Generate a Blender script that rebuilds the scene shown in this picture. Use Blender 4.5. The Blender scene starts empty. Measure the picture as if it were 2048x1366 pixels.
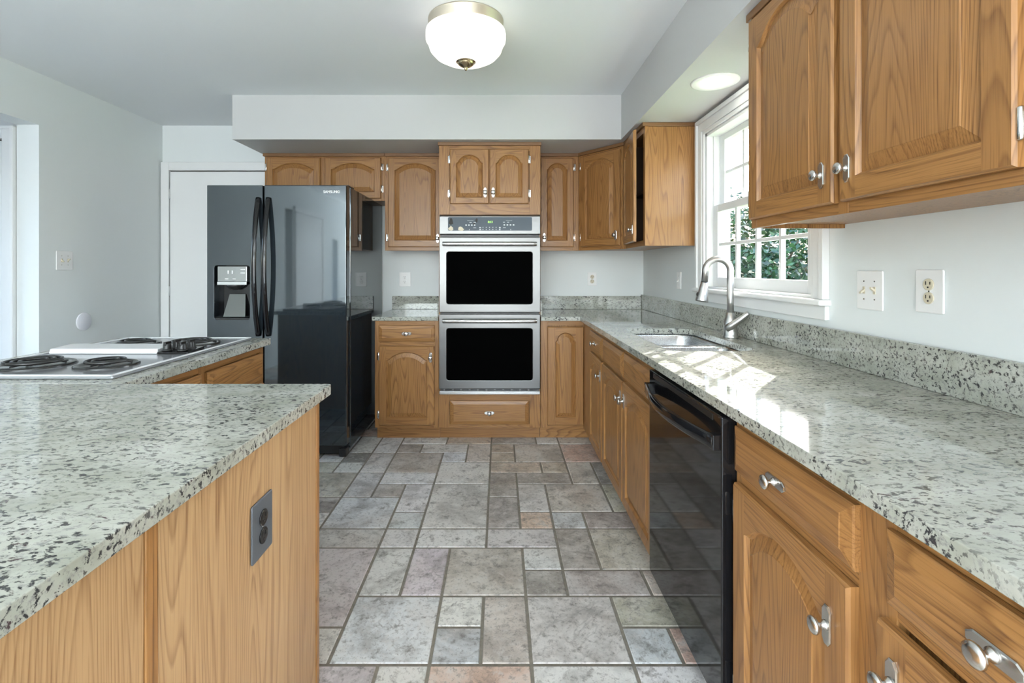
import bpy, bmesh, math, random
from mathutils import Vector, Matrix
PI = math.pi
S = bpy.context.scene
COL = S.collection

def lettering(name, text, size, ext, mat, parent, loc, rot, cu_off=0):
    cu = bpy.data.curves.new(name, 'FONT'); cu.body = text; cu.size = size; cu.align_x = 'CENTER'; cu.extrude = ext; cu.offset = cu_off
    tmp = bpy.data.objects.new('tmp_text', cu); COL.objects.link(tmp); bpy.context.view_layer.update()
    me = bpy.data.meshes.new_from_object(tmp.evaluated_get(bpy.context.evaluated_depsgraph_get())); bpy.data.objects.remove(tmp); bpy.data.curves.remove(cu)
    me.name = name; me.materials.clear(); me.materials.append(mat)
    o = bpy.data.objects.new(name, me); COL.objects.link(o); o.parent = parent; o.location = loc; o.rotation_euler = rot
    return o

# ------------------------------------------------------------------ camera, sky, sun, exposure
cam_d = bpy.data.cameras.new('camera')
cam = bpy.data.objects.new('camera', cam_d); COL.objects.link(cam)
cam.location = (0, 0, 1.25); cam.rotation_euler = (PI/2, 0, 0)
cam_d.sensor_width = 36; cam_d.lens = 975/2048*36
cam_d.shift_x = 24/2048; cam_d.shift_y = -145/2048
cam_d.clip_start = 0.02
S.camera = cam
S.view_settings.view_transform = 'Standard'; S.view_settings.look = 'None'
S.view_settings.gamma = 1; S.view_settings.use_curve_mapping = False
S.view_settings.exposure = 0.54

W = bpy.data.worlds.new('sky'); S.world = W; W.use_nodes = True
wn = W.node_tree.nodes; wn.clear()
wo = wn.new('ShaderNodeOutputWorld'); wb = wn.new('ShaderNodeBackground'); ws = wn.new('ShaderNodeTexSky')
ws.sky_type = 'NISHITA'; ws.sun_disc = False; ws.sun_elevation = math.radians(40); ws.sun_rotation = math.radians(40)
ws.air_density = 1.0; ws.dust_density = 3.0; ws.ozone_density = 1.0
wb.inputs['Strength'].default_value = 1.8
W.node_tree.links.new(ws.outputs[0], wb.inputs[0]); W.node_tree.links.new(wb.outputs[0], wo.inputs[0])

sd = bpy.data.lights.new('sun', 'SUN'); sd.energy = 17.0; sd.angle = 0.009; sd.color = (1, .97, .92)
so = bpy.data.objects.new('sun', sd); COL.objects.link(so)
so.rotation_euler = Vector((-1, -1.17, -.767)).to_track_quat('-Z', 'Y').to_euler(); so.location = (8, 9, 7)

def area(name, loc, direction, sx, sy, power, color=(1, 1, 1)):
    l = bpy.data.lights.new(name, 'AREA'); l.shape = 'RECTANGLE'; l.size = sx; l.size_y = sy; l.energy = power; l.color = color
    o = bpy.data.objects.new(name, l); COL.objects.link(o); o.location = loc
    o.rotation_euler = Vector(direction).to_track_quat('-Z', 'Z').to_euler()
    return o
# fill lights added out of view behind the camera, standing in for patio daylight
area('rear_fill', (-.80, -5.35, 1.2), (.05, 1, .1), 3.7, 2.0, 140, (.95, .98, 1))
pb = area('upward_fill', (-.7, -3.6, .12), (0, .34, 1), 3.6, 2.6, 400, (.95, .98, 1)); pb.data.spread = math.radians(115)  # upward fill added near the floor to brighten the ceiling

# ------------------------------------------------------------------ helpers
def tag(o, label=None, cat=None, group=None, kind=None):
    if label: o['label'] = label
    if cat: o['category'] = cat
    if group: o['group'] = group
    if kind: o['kind'] = kind
    return o

def thing(name, label, cat, loc=(0, 0, 0), rz=0, group=None):
    o = bpy.data.objects.new(name, None); COL.objects.link(o); o.empty_display_size = .1
    o.location = loc; o.rotation_euler = (0, 0, rz)
    return tag(o, label, cat, group)

class MB:
    def __init__(s): s.v = []; s.f = []; s.m = []; s.sm = []
    def add(s, vs, fs, mat=0, smooth=False):
        b = len(s.v); s.v += [tuple(p) for p in vs]
        for f in fs: s.f.append([i+b for i in f]); s.m.append(mat); s.sm.append(smooth)
    def box(s, x0, x1, y0, y1, z0, z1, mat=0):
        x0, x1 = min(x0, x1), max(x0, x1); y0, y1 = min(y0, y1), max(y0, y1); z0, z1 = min(z0, z1), max(z0, z1)
        s.add([(x0,y0,z0),(x1,y0,z0),(x1,y1,z0),(x0,y1,z0),(x0,y0,z1),(x1,y0,z1),(x1,y1,z1),(x0,y1,z1)],
              [(0,3,2,1),(4,5,6,7),(0,1,5,4),(1,2,6,5),(2,3,7,6),(3,0,4,7)], mat)
    def quad(s, pts, mat=0): s.add(pts, [tuple(range(len(pts)))], mat)
    def lathe(s, prof, org, axis=(0,0,1), n=24, mat=0, smooth=True, cap=True):
        ax = Vector(axis).normalized(); u = ax.orthogonal().normalized(); w = ax.cross(u); org = Vector(org)
        vs = []; fs = []
        for r, t in prof:
            for k in range(n):
                a = 2*PI*k/n; vs.append(org+ax*t+(u*math.cos(a)+w*math.sin(a))*max(r, 1e-5))
        for i in range(len(prof)-1):
            for k in range(n):
                k2 = (k+1) % n; fs.append((i*n+k, i*n+k2, (i+1)*n+k2, (i+1)*n+k))
        s.add(vs, fs, mat, smooth)
        if cap:
            b = len(s.v)-len(vs)
            s.f.append([b+k for k in range(n)][::-1]); s.m.append(mat); s.sm.append(False)
            s.f.append([b+(len(prof)-1)*n+k for k in range(n)]); s.m.append(mat); s.sm.append(False)
    def tube(s, pts, rad, n=10, mat=0, flat=None, upv=None):
        pts = [Vector(p) for p in pts]; N = len(pts); vs = []; fs = []
        t0 = (pts[1]-pts[0]).normalized(); u = (Vector(upv) if upv else t0.orthogonal()).normalized()
        for i, p in enumerate(pts):
            t = (pts[min(i+1, N-1)]-pts[max(i-1, 0)]).normalized()
            u = (u-t*u.dot(t)); u = u.normalized() if u.length > 1e-6 else t.orthogonal().normalized()
            w = t.cross(u); r = rad[i] if isinstance(rad, (list, tuple)) else rad
            fu, fw = flat if flat else (1, 1)
            for k in range(n):
                a = 2*PI*k/n; vs.append(p+u*(math.cos(a)*r*fu)+w*(math.sin(a)*r*fw))
        for i in range(N-1):
            for k in range(n):
                k2 = (k+1) % n; fs.append((i*n+k, i*n+k2, (i+1)*n+k2, (i+1)*n+k))
        s.add(vs, fs, mat, True)
        b = len(s.v)-len(vs)
        s.f.append([b+k for k in range(n)][::-1]); s.m.append(mat); s.sm.append(False)
        s.f.append([b+(N-1)*n+k for k in range(n)]); s.m.append(mat); s.sm.append(False)
    def prism(s, poly, a0, a1, axis='z', mat=0):
        """poly extruded along an axis: 'z' poly is (x,y), 'y' poly is (x,z), 'x' poly is (y,z)"""
        def P(p, a): return (p[0], p[1], a) if axis == 'z' else ((p[0], a, p[1]) if axis == 'y' else (a, p[0], p[1]))
        n = len(poly); vs = [P(p, a0) for p in poly]+[P(p, a1) for p in poly]
        fs = [tuple(range(n))[::-1], tuple(range(n, 2*n))]+[(i, (i+1) % n, n+(i+1) % n, n+i) for i in range(n)]
        s.add(vs, fs, mat)
    def build(s, name, mats, parent=None, loc=(0,0,0), bevel=0, seg=2, fixn=True):
        me = bpy.data.meshes.new(name); me.from_pydata(s.v, [], s.f)
        for m in (mats if isinstance(mats, (list, tuple)) else [mats]): me.materials.append(m)
        for p, m, sm in zip(me.polygons, s.m, s.sm): p.material_index = m; p.use_smooth = sm
        if fixn:
            bm = bmesh.new(); bm.from_mesh(me); bmesh.ops.recalc_face_normals(bm, faces=bm.faces); bm.to_mesh(me); bm.free()
        o = bpy.data.objects.new(name, me); COL.objects.link(o); o.location = loc
        if parent: o.parent = parent
        if bevel:
            b = o.modifiers.new('bevel', 'BEVEL'); b.width = bevel; b.segments = seg; b.limit_method = 'ANGLE'; b.angle_limit = math.radians(40)
            b.harden_normals = False
        return o

def holed(outer, holes, a0, a1, axis='z', name='plate', mats=None, parent=None, bevel=0, seg=2, loc=(0,0,0)):
    """a plate with holes: outer and hole loops in 2D, thickness a0..a1"""
    def P(p, a): return (p[0], p[1], a) if axis == 'z' else ((p[0], a, p[1]) if axis == 'y' else (a, p[0], p[1]))
    bm = bmesh.new()
    rings = []
    for a in (a0, a1):
        es = []; rr = []
        for lp in [outer]+holes:
            vs = [bm.verts.new(P(p, a)) for p in lp]; rr.append(vs)
            es += [bm.edges.new((vs[i], vs[(i+1) % len(vs)])) for i in range(len(vs))]
        bmesh.ops.triangle_fill(bm, use_beauty=True, use_dissolve=False, edges=es); rings.append(rr)
    for A, B in zip(*rings):
        for i in range(len(A)):
            j = (i+1) % len(A); bm.faces.new((A[i], A[j], B[j], B[i]))
    bmesh.ops.recalc_face_normals(bm, faces=bm.faces)
    bmesh.ops.dissolve_limit(bm, angle_limit=.01, verts=bm.verts, edges=bm.edges)
    me = bpy.data.meshes.new(name); bm.to_mesh(me); bm.free()
    for m in (mats if isinstance(mats, (list, tuple)) else [mats]): me.materials.append(m)
    o = bpy.data.objects.new(name, me); COL.objects.link(o); o.location = loc
    if parent: o.parent = parent
    if bevel:
        b = o.modifiers.new('bevel', 'BEVEL'); b.width = bevel; b.segments = seg; b.limit_method = 'ANGLE'; b.angle_limit = math.radians(50)
    return o

def rrect(x0, x1, y0, y1, r, n=6):
    rs = r if isinstance(r, (list, tuple)) else (r,)*4
    out = []
    for (cx, cy, a0, q) in ((x0+rs[0], y0+rs[0], PI, rs[0]), (x1-rs[1], y0+rs[1], 1.5*PI, rs[1]), (x1-rs[2], y1-rs[2], 0, rs[2]), (x0+rs[3], y1-rs[3], .5*PI, rs[3])):
        for k in range(n+1):
            a = a0+.5*PI*k/n; out.append((cx+q*math.cos(a), cy+q*math.sin(a)))
    return out

def offset(poly, d):
    n = len(poly); out = []
    for i in range(n):
        p0 = Vector(poly[i-1]); p = Vector(poly[i]); p1 = Vector(poly[(i+1) % n])
        a = (p-p0).normalized(); b = (p1-p).normalized()
        na = Vector((-a.y, a.x)); nb = Vector((-b.y, b.x)); m = (na+nb)
        k = d/max(.35, (1+na.dot(nb)))
        out.append(tuple(p+m*k))
    return out

# ------------------------------------------------------------------ materials
def new_mat(name):
    m = bpy.data.materials.new(name); m.use_nodes = True
    return m, m.node_tree.nodes, m.node_tree.links, m.node_tree.nodes['Principled BSDF']
def plain(name, col, rough=.5, metal=0, spec=.5, emit=0, coat=0, ior=None):
    m, N, L, b = new_mat(name)
    b.inputs['Base Color'].default_value = (*col, 1); b.inputs['Roughness'].default_value = rough; b.inputs['Metallic'].default_value = metal
    b.inputs['Specular IOR Level'].default_value = spec; b.inputs['Coat Weight'].default_value = coat; b.inputs['Coat Roughness'].default_value = .03
    if ior: b.inputs['IOR'].default_value = ior
    if emit: b.inputs['Emission Color'].default_value = (*col, 1); b.inputs['Emission Strength'].default_value = emit
    return m
def mixc(N, L, fac, a, b, mode='MIX'):
    x = N.new('ShaderNodeMix'); x.data_type = 'RGBA'; x.blend_type = mode
    for i, v in ((0, fac), (6, a), (7, b)):
        if isinstance(v, (int, float)): x.inputs[i].default_value = v
        elif isinstance(v, tuple): x.inputs[i].default_value = (*v, 1)
        else: L.new(v, x.inputs[i])
    return x.outputs[2]
def ramp(N, L, src, stops):
    r = N.new('ShaderNodeValToRGB'); L.new(src, r.inputs[0]); e = r.color_ramp.elements
    while len(e) < len(stops): e.new(.5)
    for k, (p, c) in enumerate(stops):
        e[k].position = p; e[k].color = (c, c, c, 1) if isinstance(c, (int, float)) else (*c, 1)
    return r.outputs[0]
def noise(N, L, vec, scale, detail=2, rough=.5, dist=0):
    n = N.new('ShaderNodeTexNoise'); n.inputs['Scale'].default_value = scale; n.inputs['Detail'].default_value = detail
    n.inputs['Roughness'].default_value = rough; n.inputs['Distortion'].default_value = dist
    L.new(vec, n.inputs['Vector']); return n.outputs['Fac']
def mth(N, L, op, a, b=None, c=None):
    x = N.new('ShaderNodeMath'); x.operation = op
    for i, v in enumerate((a, b, c)):
        if v is None: continue
        if isinstance(v, (int, float)): x.inputs[i].default_value = v
        else: L.new(v, x.inputs[i])
    return x.outputs[0]
def mapped(N, L, scale, rnd=True):
    tc = N.new('ShaderNodeTexCoord'); mp = N.new('ShaderNodeMapping'); mp.inputs['Scale'].default_value = scale
    if rnd:
        oi = N.new('ShaderNodeObjectInfo'); va = N.new('ShaderNodeVectorMath'); va.operation = 'MULTIPLY_ADD'
        cb = N.new('ShaderNodeCombineXYZ')
        for i, k in enumerate((37.1, 53.7, 91.3)): L.new(mth(N, L, 'MULTIPLY', oi.outputs['Random'], k), cb.inputs[i])
        va.operation = 'ADD'; L.new(tc.outputs['Object'], va.inputs[0]); L.new(cb.outputs[0], va.inputs[1]); L.new(va.outputs[0], mp.inputs[0])
    else: L.new(tc.outputs['Object'], mp.inputs[0])
    return mp.outputs[0]
def bump(N, L, b, h, strength=.2, dist=.002):
    x = N.new('ShaderNodeBump'); x.inputs['Strength'].default_value = strength; x.inputs['Distance'].default_value = dist
    L.new(h, x.inputs['Height']); L.new(x.outputs[0], b.inputs['Normal'])

def oak(name, axis, light=(.385, .192, .064), dark=(.105, .042, .013), rough=.34):
    m, N, L, b = new_mat(name)
    k = [1, 1, 1]; k['xyz'.index(axis)] = .085
    v1 = mapped(N, L, tuple(k)); k2 = [1, 1, 1]; k2['xyz'.index(axis)] = .018
    v2 = mapped(N, L, tuple(k2))
    base = noise(N, L, v1, 5.5, 1.6, .45)                      # slow field: its contour lines are the growth rings
    ring = mth(N, L, 'FRACT', mth(N, L, 'MULTIPLY', base, 40))
    ringc = ramp(N, L, ring, [(0, 0.0), (.55, .18), (.86, 1.0), (1, 0)])
    pores = ramp(N, L, noise(N, L, v2, 330, 2, .6), [(.48, 0.0), (.66, 1.0)])
    tone = noise(N, L, v1, 2.6, 1)
    g = mth(N, L, 'MULTIPLY_ADD', pores, .42, mth(N, L, 'MULTIPLY', ringc, .56))
    c = mixc(N, L, g, light, dark)
    c = mixc(N, L, ramp(N, L, tone, [(.3, 0.0), (.7, .45)]), c, (.275, .128, .043), 'MIX')
    L.new(c, b.inputs['Base Color']); b.inputs['Roughness'].default_value = rough
    b.inputs['Coat Weight'].default_value = .12; b.inputs['Coat Roughness'].default_value = .18; b.inputs['Specular IOR Level'].default_value = .35
    bump(N, L, b, g, .12, .001)
    return m
OAK_V = oak('oak_grain_upright', 'z'); OAK_H = oak('oak_grain_across', 'x')
OAK_Y = oak('oak_grain_deep', 'y')
OAKS = [OAK_V, OAK_H]
VENEER = oak('oak_veneer', 'z', (.56, .37, .19), (.25, .13, .055), .38)
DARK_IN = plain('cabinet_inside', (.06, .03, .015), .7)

def granite():
    m, N, L, b = new_mat('speckled_granite')
    v = mapped(N, L, (.58, 1, 1), True)
    warp = N.new('ShaderNodeTexNoise'); warp.inputs['Scale'].default_value = 14; L.new(v, warp.inputs['Vector'])
    add = N.new('ShaderNodeVectorMath'); add.operation = 'MULTIPLY_ADD'
    L.new(warp.outputs['Color'], add.inputs[0]); add.inputs[1].default_value = (.03, .03, .03); L.new(v, add.inputs[2])
    w = add.outputs[0]
    cloud = noise(N, L, w, 12, 4, .6)
    c = mixc(N, L, ramp(N, L, cloud, [(.32, 0.0), (.68, 1.0)]), (.335, .345, .29), (.50, .505, .455))
    gate = ramp(N, L, noise(N, L, w, 10, 2, .5), [(.30, .35), (.55, 1.0)])
    f0 = ramp(N, L, noise(N, L, w, 110, 5, .7), [(.52, 0.0), (.66, .7)])
    c = mixc(N, L, mth(N, L, 'MULTIPLY', f0, gate), c, (.17, .175, .18))
    f1 = ramp(N, L, noise(N, L, w, 108, 3.5, .62), [(.545, 0.0), (.605, .97)])
    c = mixc(N, L, mth(N, L, 'MULTIPLY', f1, gate), c, (.035, .035, .038))
    f2 = ramp(N, L, noise(N, L, w, 60, 4, .66, .3), [(.635, 0.0), (.69, .95)])
    c = mixc(N, L, f2, c, (.07, .045, .05))
    L.new(c, b.inputs['Base Color']); b.inputs['Roughness'].default_value = .055; b.inputs['Specular IOR Level'].default_value = .55
    return m
GRANITE = granite()

def paint(name, col, rough=.6):
    m, N, L, b = new_mat(name)
    v = mapped(N, L, (1, 1, 1), False)
    n1 = noise(N, L, v, 220, 3, .6); n2 = noise(N, L, v, 1.3, 2)
    c = mixc(N, L, ramp(N, L, n2, [(.3, 0.0), (.7, 1.0)]), tuple(x*.985 for x in col), col)
    L.new(c, b.inputs['Base Color']); b.inputs['Roughness'].default_value = rough; b.inputs['Specular IOR Level'].default_value = .35
    bump(N, L, b, n1, .04, .001); return m
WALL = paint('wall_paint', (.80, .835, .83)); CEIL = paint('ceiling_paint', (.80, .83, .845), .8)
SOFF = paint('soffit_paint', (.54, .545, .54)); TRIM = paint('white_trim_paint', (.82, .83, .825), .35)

def tile_mat():
    m, N, L, b = new_mat('slate_look_tile')
    at = N.new('ShaderNodeVertexColor'); at.layer_name = 'tile'
    v = mapped(N, L, (1, 1, 1), False)
    va = N.new('ShaderNodeVectorMath'); va.operation = 'MULTIPLY_ADD'; L.new(at.outputs['Color'], va.inputs[0]); va.inputs[1].default_value = (40, 70, 90); L.new(v, va.inputs[2])
    w = va.outputs[0]
    n1 = noise(N, L, w, 5.0, 7, .66, .5); n2 = noise(N, L, w, 21, 7, .72, .3); n3 = noise(N, L, w, 2.8, 3); n4 = noise(N, L, w, 75, 5, .75)
    sc = mixc(N, L, ramp(N, L, n1, [(.38, .5), (.54, 0.0)]), at.outputs['Color'], (.19, .175, .155))
    sc = mixc(N, L, ramp(N, L, n1, [(.49, 0.0), (.66, .55)]), sc, (.74, .725, .69))
    sc = mixc(N, L, ramp(N, L, n3, [(.55, 0.0), (.78, .35)]), sc, (.40, .29, .21))
    sc = mixc(N, L, ramp(N, L, n2, [(.53, 0.0), (.66, .65)]), sc, (.68, .66, .63))
    sc = mixc(N, L, ramp(N, L, n2, [(.34, .72), (.46, 0.0)]), sc, (.15, .135, .12))
    sc = mixc(N, L, ramp(N, L, n4, [(.34, .55), (.47, 0.0)]), sc, (.13, .12, .105))
    vein = ramp(N, L, mth(N, L, 'ABSOLUTE', mth(N, L, 'SUBTRACT', noise(N, L, w, 1.6, 6, .6, .4), .5)), [(0, .8), (.004, .5), (.010, 0.0)])
    sc = mixc(N, L, mth(N, L, 'MULTIPLY', vein, .35), sc, (.12, .11, .10))
    L.new(sc, b.inputs['Base Color']); b.inputs['Roughness'].default_value = .42
    h = mth(N, L, 'MULTIPLY_ADD', n1, 1.0, mth(N, L, 'MULTIPLY', n2, .4))
    bump(N, L, b, h, .35, .006); return m
TILE = tile_mat()
def grout_mat():
    m, N, L, b = new_mat('dark_grout'); v = mapped(N, L, (1, 1, 1), False)
    c = mixc(N, L, noise(N, L, v, 60, 3), (.15, .14, .115), (.32, .29, .24)); L.new(c, b.inputs['Base Color']); b.inputs['Roughness'].default_value = .8; return m
GROUT = grout_mat()

def steel(name, col=(.14, .14, .138), rough=.30, axis='x'):
    m, N, L, b = new_mat(name); k = [300, 300, 300]; k['xyz'.index(axis)] = 4
    n = noise(N, L, mapped(N, L, tuple(k)), 1, 2)
    L.new(ramp(N, L, n, [(.3, rough-.02), (.7, rough+.03)]), b.inputs['Roughness'])
    b.inputs['Base Color'].default_value = (*col, 1); b.inputs['Metallic'].default_value = 1
    return m
STEEL = steel('brushed_stainless'); STEEL_LIGHT = steel('stainless_bar_lightened', (.48, .48, .475), .26); STEEL_MID = steel('stainless_panel_lightened', (.21, .21, .208), .32); NICKEL = steel('brushed_nickel', (.52, .515, .50), .33, 'z'); SINKM = steel('sink_stainless', (.55, .56, .57), .26, 'y')  # bar and panel steels: same stainless, brighter light put into the colour
CHROME = plain('chrome', (.72, .72, .71), .12, 1); PEWTER = plain('satin_pewter', (.60, .59, .57), .24, 1)
BRASS = plain('aged_brass', (.60, .49, .31), .25, 1); LAMPBASE = plain('champagne_metal', (.60, .54, .44), .35, .6)
BLACKG = plain('black_gloss', (.008, .008, .009), .06, 0, .45)
BLACKF = plain('black_refrigerator_enamel', (.018, .024, .029), .045, 0, .5, ior=1.85)
BLACKF.node_tree.nodes['Principled BSDF'].inputs['Specular Tint'].default_value = (.86, .95, 1, 1)
BLACKM = plain('black_plastic', (.014, .014, .014), .35); OVENGL = plain('oven_glass', (.0015, .0015, .0015), .05, 0, .0)
SLATEG = plain('control_glass', (.095, .115, .135), .12, 0, .15); WHITEP = plain('white_plastic', (.88, .88, .87), .3); IVORY = plain('ivory_plastic', (.66, .60, .46), .4)
HOLE = plain('slot_dark', (.02, .018, .015), .6); WHITEE = plain('white_enamel', (.72, .73, .74), .15); GREYE = plain('grey_enamel', (.34, .35, .37), .15, .4)
COIL = plain('burner_coil_black', (.05, .05, .05), .30, .7); PAN = plain('drip_pan_black', (.018, .018, .018), .15, 0, .6)
LOGO = plain('white_lettering', (.85, .85, .85), .4); GREEN = plain('green_digits', (.35, .9, .12), .4, emit=1.2); KEYS = plain('grey_key_print', (.55, .58, .6), .5)
SLATEP = plain('dark_slate_plate', (.12, .135, .155), .42, .3); TANP = plain('tan_matte', (.62, .56, .42), .5)
LENS = plain('lamp_lens', (1, .97, .92), .5, emit=12.0); SHADE = None
def shade_mat():
    m, N, L, b = new_mat('opal_glass_lit'); b.inputs['Base Color'].default_value = (.9, .88, .84, 1); b.inputs['Roughness'].default_value = .2
    b.inputs['Emission Color'].default_value = (1, .94, .85, 1); b.inputs['Emission Strength'].default_value = .85
    return m
SHADE = shade_mat()
def glass_mat():
    m, N, L, b = new_mat('window_glass'); N.remove(b); out = N['Material Output']
    t = N.new('ShaderNodeBsdfTransparent'); t.inputs[0].default_value = (.97, .985, .98, 1); g = N.new('ShaderNodeBsdfGlossy'); g.inputs['Roughness'].default_value = .02
    f = N.new('ShaderNodeFresnel'); f.inputs[0].default_value = 1.45; mx = N.new('ShaderNodeMixShader')
    ge = N.new('ShaderNodeNewGeometry'); L.new(mth(N, L, 'MULTIPLY', f.outputs[0], mth(N, L, 'SUBTRACT', 1, ge.outputs['Backfacing'])), mx.inputs[0]); L.new(t.outputs[0], mx.inputs[1]); L.new(g.outputs[0], mx.inputs[2]); L.new(mx.outputs[0], out.inputs[0]); return m
GLASS = glass_mat()
def leaf_mat():
    m, N, L, b = new_mat('leaves'); v = mapped(N, L, (1, 1, 1), False); oi = N.new('ShaderNodeObjectInfo')
    c = mixc(N, L, ramp(N, L, noise(N, L, v, 9, 2), [(.3, 0.0), (.7, 1.0)]), (.007, .026, .018), (.036, .098, .034))
    L.new(c, b.inputs['Base Color']); b.inputs['Roughness'].default_value = .45
    b.inputs['Transmission Weight'].default_value = 0
    return m
LEAF = leaf_mat(); BARK = plain('bark', (.10, .07, .045), .9)
def grass_mat():
    m, N, L, b = new_mat('lawn'); v = mapped(N, L, (1, 1, 1), False)
    L.new(mixc(N, L, noise(N, L, v, 5, 5, .7), (.05, .14, .025), (.16, .28, .06)), b.inputs['Base Color']); b.inputs['Roughness'].default_value = .9; return m
LAWN = grass_mat()

# ------------------------------------------------------------------ room shell
XL, XR, YB, YR, ZC = -2.908, 1.235, 4.20, -5.5, 2.485
ZS = 2.17                     # underside of the soffit
T = .14
HY = 3.105                    # the hall's cross wall
def struct(o): o['kind'] = 'structure'; return o

# floor: the modular tile layout, cell (i, j) of a 161.5 mm grid
M_, X0_, Y0_ = .1615, .0996, 1.541
tiles = [(-4,0,2,2,'b'),(-2,1,1,1,'l'),(-2,0,1,1,'g'),(-1,0,1,2,'o'),(0,0,2,2,'l'),(2,1,2,1,'y'),(2,0,1,1,'g'),(3,0,1,1,'r'),(-6,1,2,3,'p'),(-6,0,2,1,'l'),
 (-4,2,1,2,'l'),(-3,2,1,2,'p'),(-2,2,2,2,'o'),(0,3,1,1,'w'),(0,2,1,1,'d'),(1,3,1,2,'d'),(1,2,2,1,'d'),(3,2,1,1,'o'),(2,3,2,2,'y'),
 (-6,4,2,1,'l'),(-4,4,1,1,'l'),(-3,4,2,1,'l'),(-1,4,2,1,'l'),(-1,5,1,2,'d'),(0,5,1,1,'s'),(0,6,1,2,'l'),(1,5,1,1,'g'),(2,5,2,1,'d'),(1,6,2,2,'o'),(3,6,1,2,'y'),
 (-3,5,2,3,'l'),(-1,7,1,2,'d'),(0,8,2,1,'d'),(2,8,1,2,'o'),(3,8,1,2,'k'),(-1,9,2,1,'t'),(1,9,1,1,'t'),(-3,8,2,2,'l'),(-5,8,2,1,'w'),(-6,7,1,2,'l'),(-5,7,1,1,'d'),
 (-4,6,1,2,'w'),(-6,5,2,2,'b'),(-4,5,1,1,'b'),(-7,6,1,1,'d'),(-7,5,1,1,'l'),(-8,7,2,2,'y'),(-5,9,2,2,'d'),(-3,10,1,1,'b'),(-2,10,1,2,'o'),(-1,11,1,1,'t'),(-1,10,1,1,'t'),
 (0,10,2,2,'o'),(2,10,2,2,'r'),(-4,11,2,1,'l'),(-5,11,1,1,'d'),(-6,9,1,2,'l'),(-6,11,1,2,'b'),(-7,9,1,1,'l'),(-7,10,1,1,'k'),(-8,9,1,1,'y'),(-8,10,1,1,'l'),(-7,11,1,2,'l'),
 (-5,12,2,1,'l'),(-3,12,2,1,'t'),(-1,12,2,1,'d'),(1,12,1,1,'l'),(2,12,2,1,'o'),(-2,-2,2,2,'r'),(-3,-2,1,2,'l'),(-5,-2,2,2,'p'),(0,-2,2,2,'l'),(2,-2,2,2,'w')]
_P = dict(l=(.40,.395,.375), b=(.385,.405,.44), g=(.33,.345,.345), o=(.345,.315,.275), w=(.45,.425,.395), p=(.36,.325,.33), d=(.235,.215,.195), y=(.31,.295,.235),
           r=(.34,.235,.185), s=(.43,.325,.25), t=(.36,.305,.235), k=(.14,.14,.13))
PAL = {k: tuple(min(.8, (q*.92+.08*sum(c)/3)*1.95) for q in c) for k, c in _P.items()}
rng = random.Random(5)
occ = set()
for (i, j, w, h, c) in tiles:
    for a in range(w):
        for b in range(h): occ.add((i+a, j+b))
for j in range(-45, 18):
    for i in range(-30, 9):
        if (i, j) in occ: continue
        opts = [(2,2),(1,2),(2,1),(1,1),(1,2)]; rng.shuffle(opts)
        for (w, h) in opts+[(1,1)]:
            if all((i+a, j+b) not in occ for a in range(w) for b in range(h)):
                tiles.append((i, j, w, h, rng.choice('lllbgowpdyrt')))
                for a in range(w):
                    for b in range(h): occ.add((i+a, j+b))
                break
mb = MB(); cols = []
mb.box(-5.0, XR+.02, YR, YB+.0, -.06, -.0025, 1); cols += [(0,0,0)]*6
for (i, j, w, h, c) in tiles:
    x0, x1 = X0_+i*M_+.004, X0_+(i+w)*M_-.004; y0, y1 = Y0_+j*M_+.004, Y0_+(j+h)*M_-.004
    x0, x1 = max(x0, -4.9), min(x1, XR-.002); y0, y1 = max(y0, YR+.01), min(y1, YB-.002)
    if x1-x0 < .01 or y1-y0 < .01: continue
    e = .004
    mb.add([(x0,y0,-.004),(x1,y0,-.004),(x1,y1,-.004),(x0,y1,-.004),(x0+e,y0+e,0),(x1-e,y0+e,0),(x1-e,y1-e,0),(x0+e,y1-e,0)],
           [(4,5,6,7),(0,1,5,4),(1,2,6,5),(2,3,7,6),(3,0,4,7)], 0)
    k = rng.uniform(.9, 1.1); cols += [tuple(min(1, q*k*rng.uniform(.98, 1.02)) for q in PAL[c])]*5
fl = mb.build('floor', [TILE, GROUT], fixn=False); struct(fl)
ca = fl.data.color_attributes.new('tile', 'FLOAT_COLOR', 'CORNER')
for p, c in zip(fl.data.polygons, cols):
    for li in p.loop_indices: ca.data[li].color = (*c, 1)

mb = MB(); mb.box(-5.0, XR+T, YR-T, YB+T, ZC, ZC+.12); struct(mb.build('ceiling', CEIL))
mb = MB(); mb.box(XL-T, XR+T, YB, YB+T, -.06, ZC); struct(mb.build('wall_back', WALL))
# left wall with the hall opening
OY0, OY1, OZ = 2.0, 3.075, 2.16
mb = MB(); mb.box(XL-T, XL, OY1, YB, -.06, ZC); mb.box(XL-T, XL, OY0, OY1, OZ, ZC); mb.box(XL-T, XL, -.20, OY0, -.06, ZC); mb.box(XL-T, XL, -.44, -.20, 2.08, ZC); mb.box(XL-T, XL, -2.06, -.44, -.06, ZC); mb.box(XL-T, XL, -2.34, -2.06, -.06, .60); mb.box(XL-T, XL, -2.34, -2.06, 1.77, ZC); mb.box(XL-T, XL, YR, -2.34, -.06, ZC)
mb.box(XL-T-.7, XL-T, -.22, -.18, -.06, ZC); mb.box(XL-T-.7, XL-T, -.46, -.42, -.06, ZC); mb.box(XL-T-.74, XL-T-.7, -.46, -.18, -.06, ZC); mb.box(XL-T-.7, XL-T, -.46, -.18, -.06, -.0)
struct(mb.build('wall_left', WALL))
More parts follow.
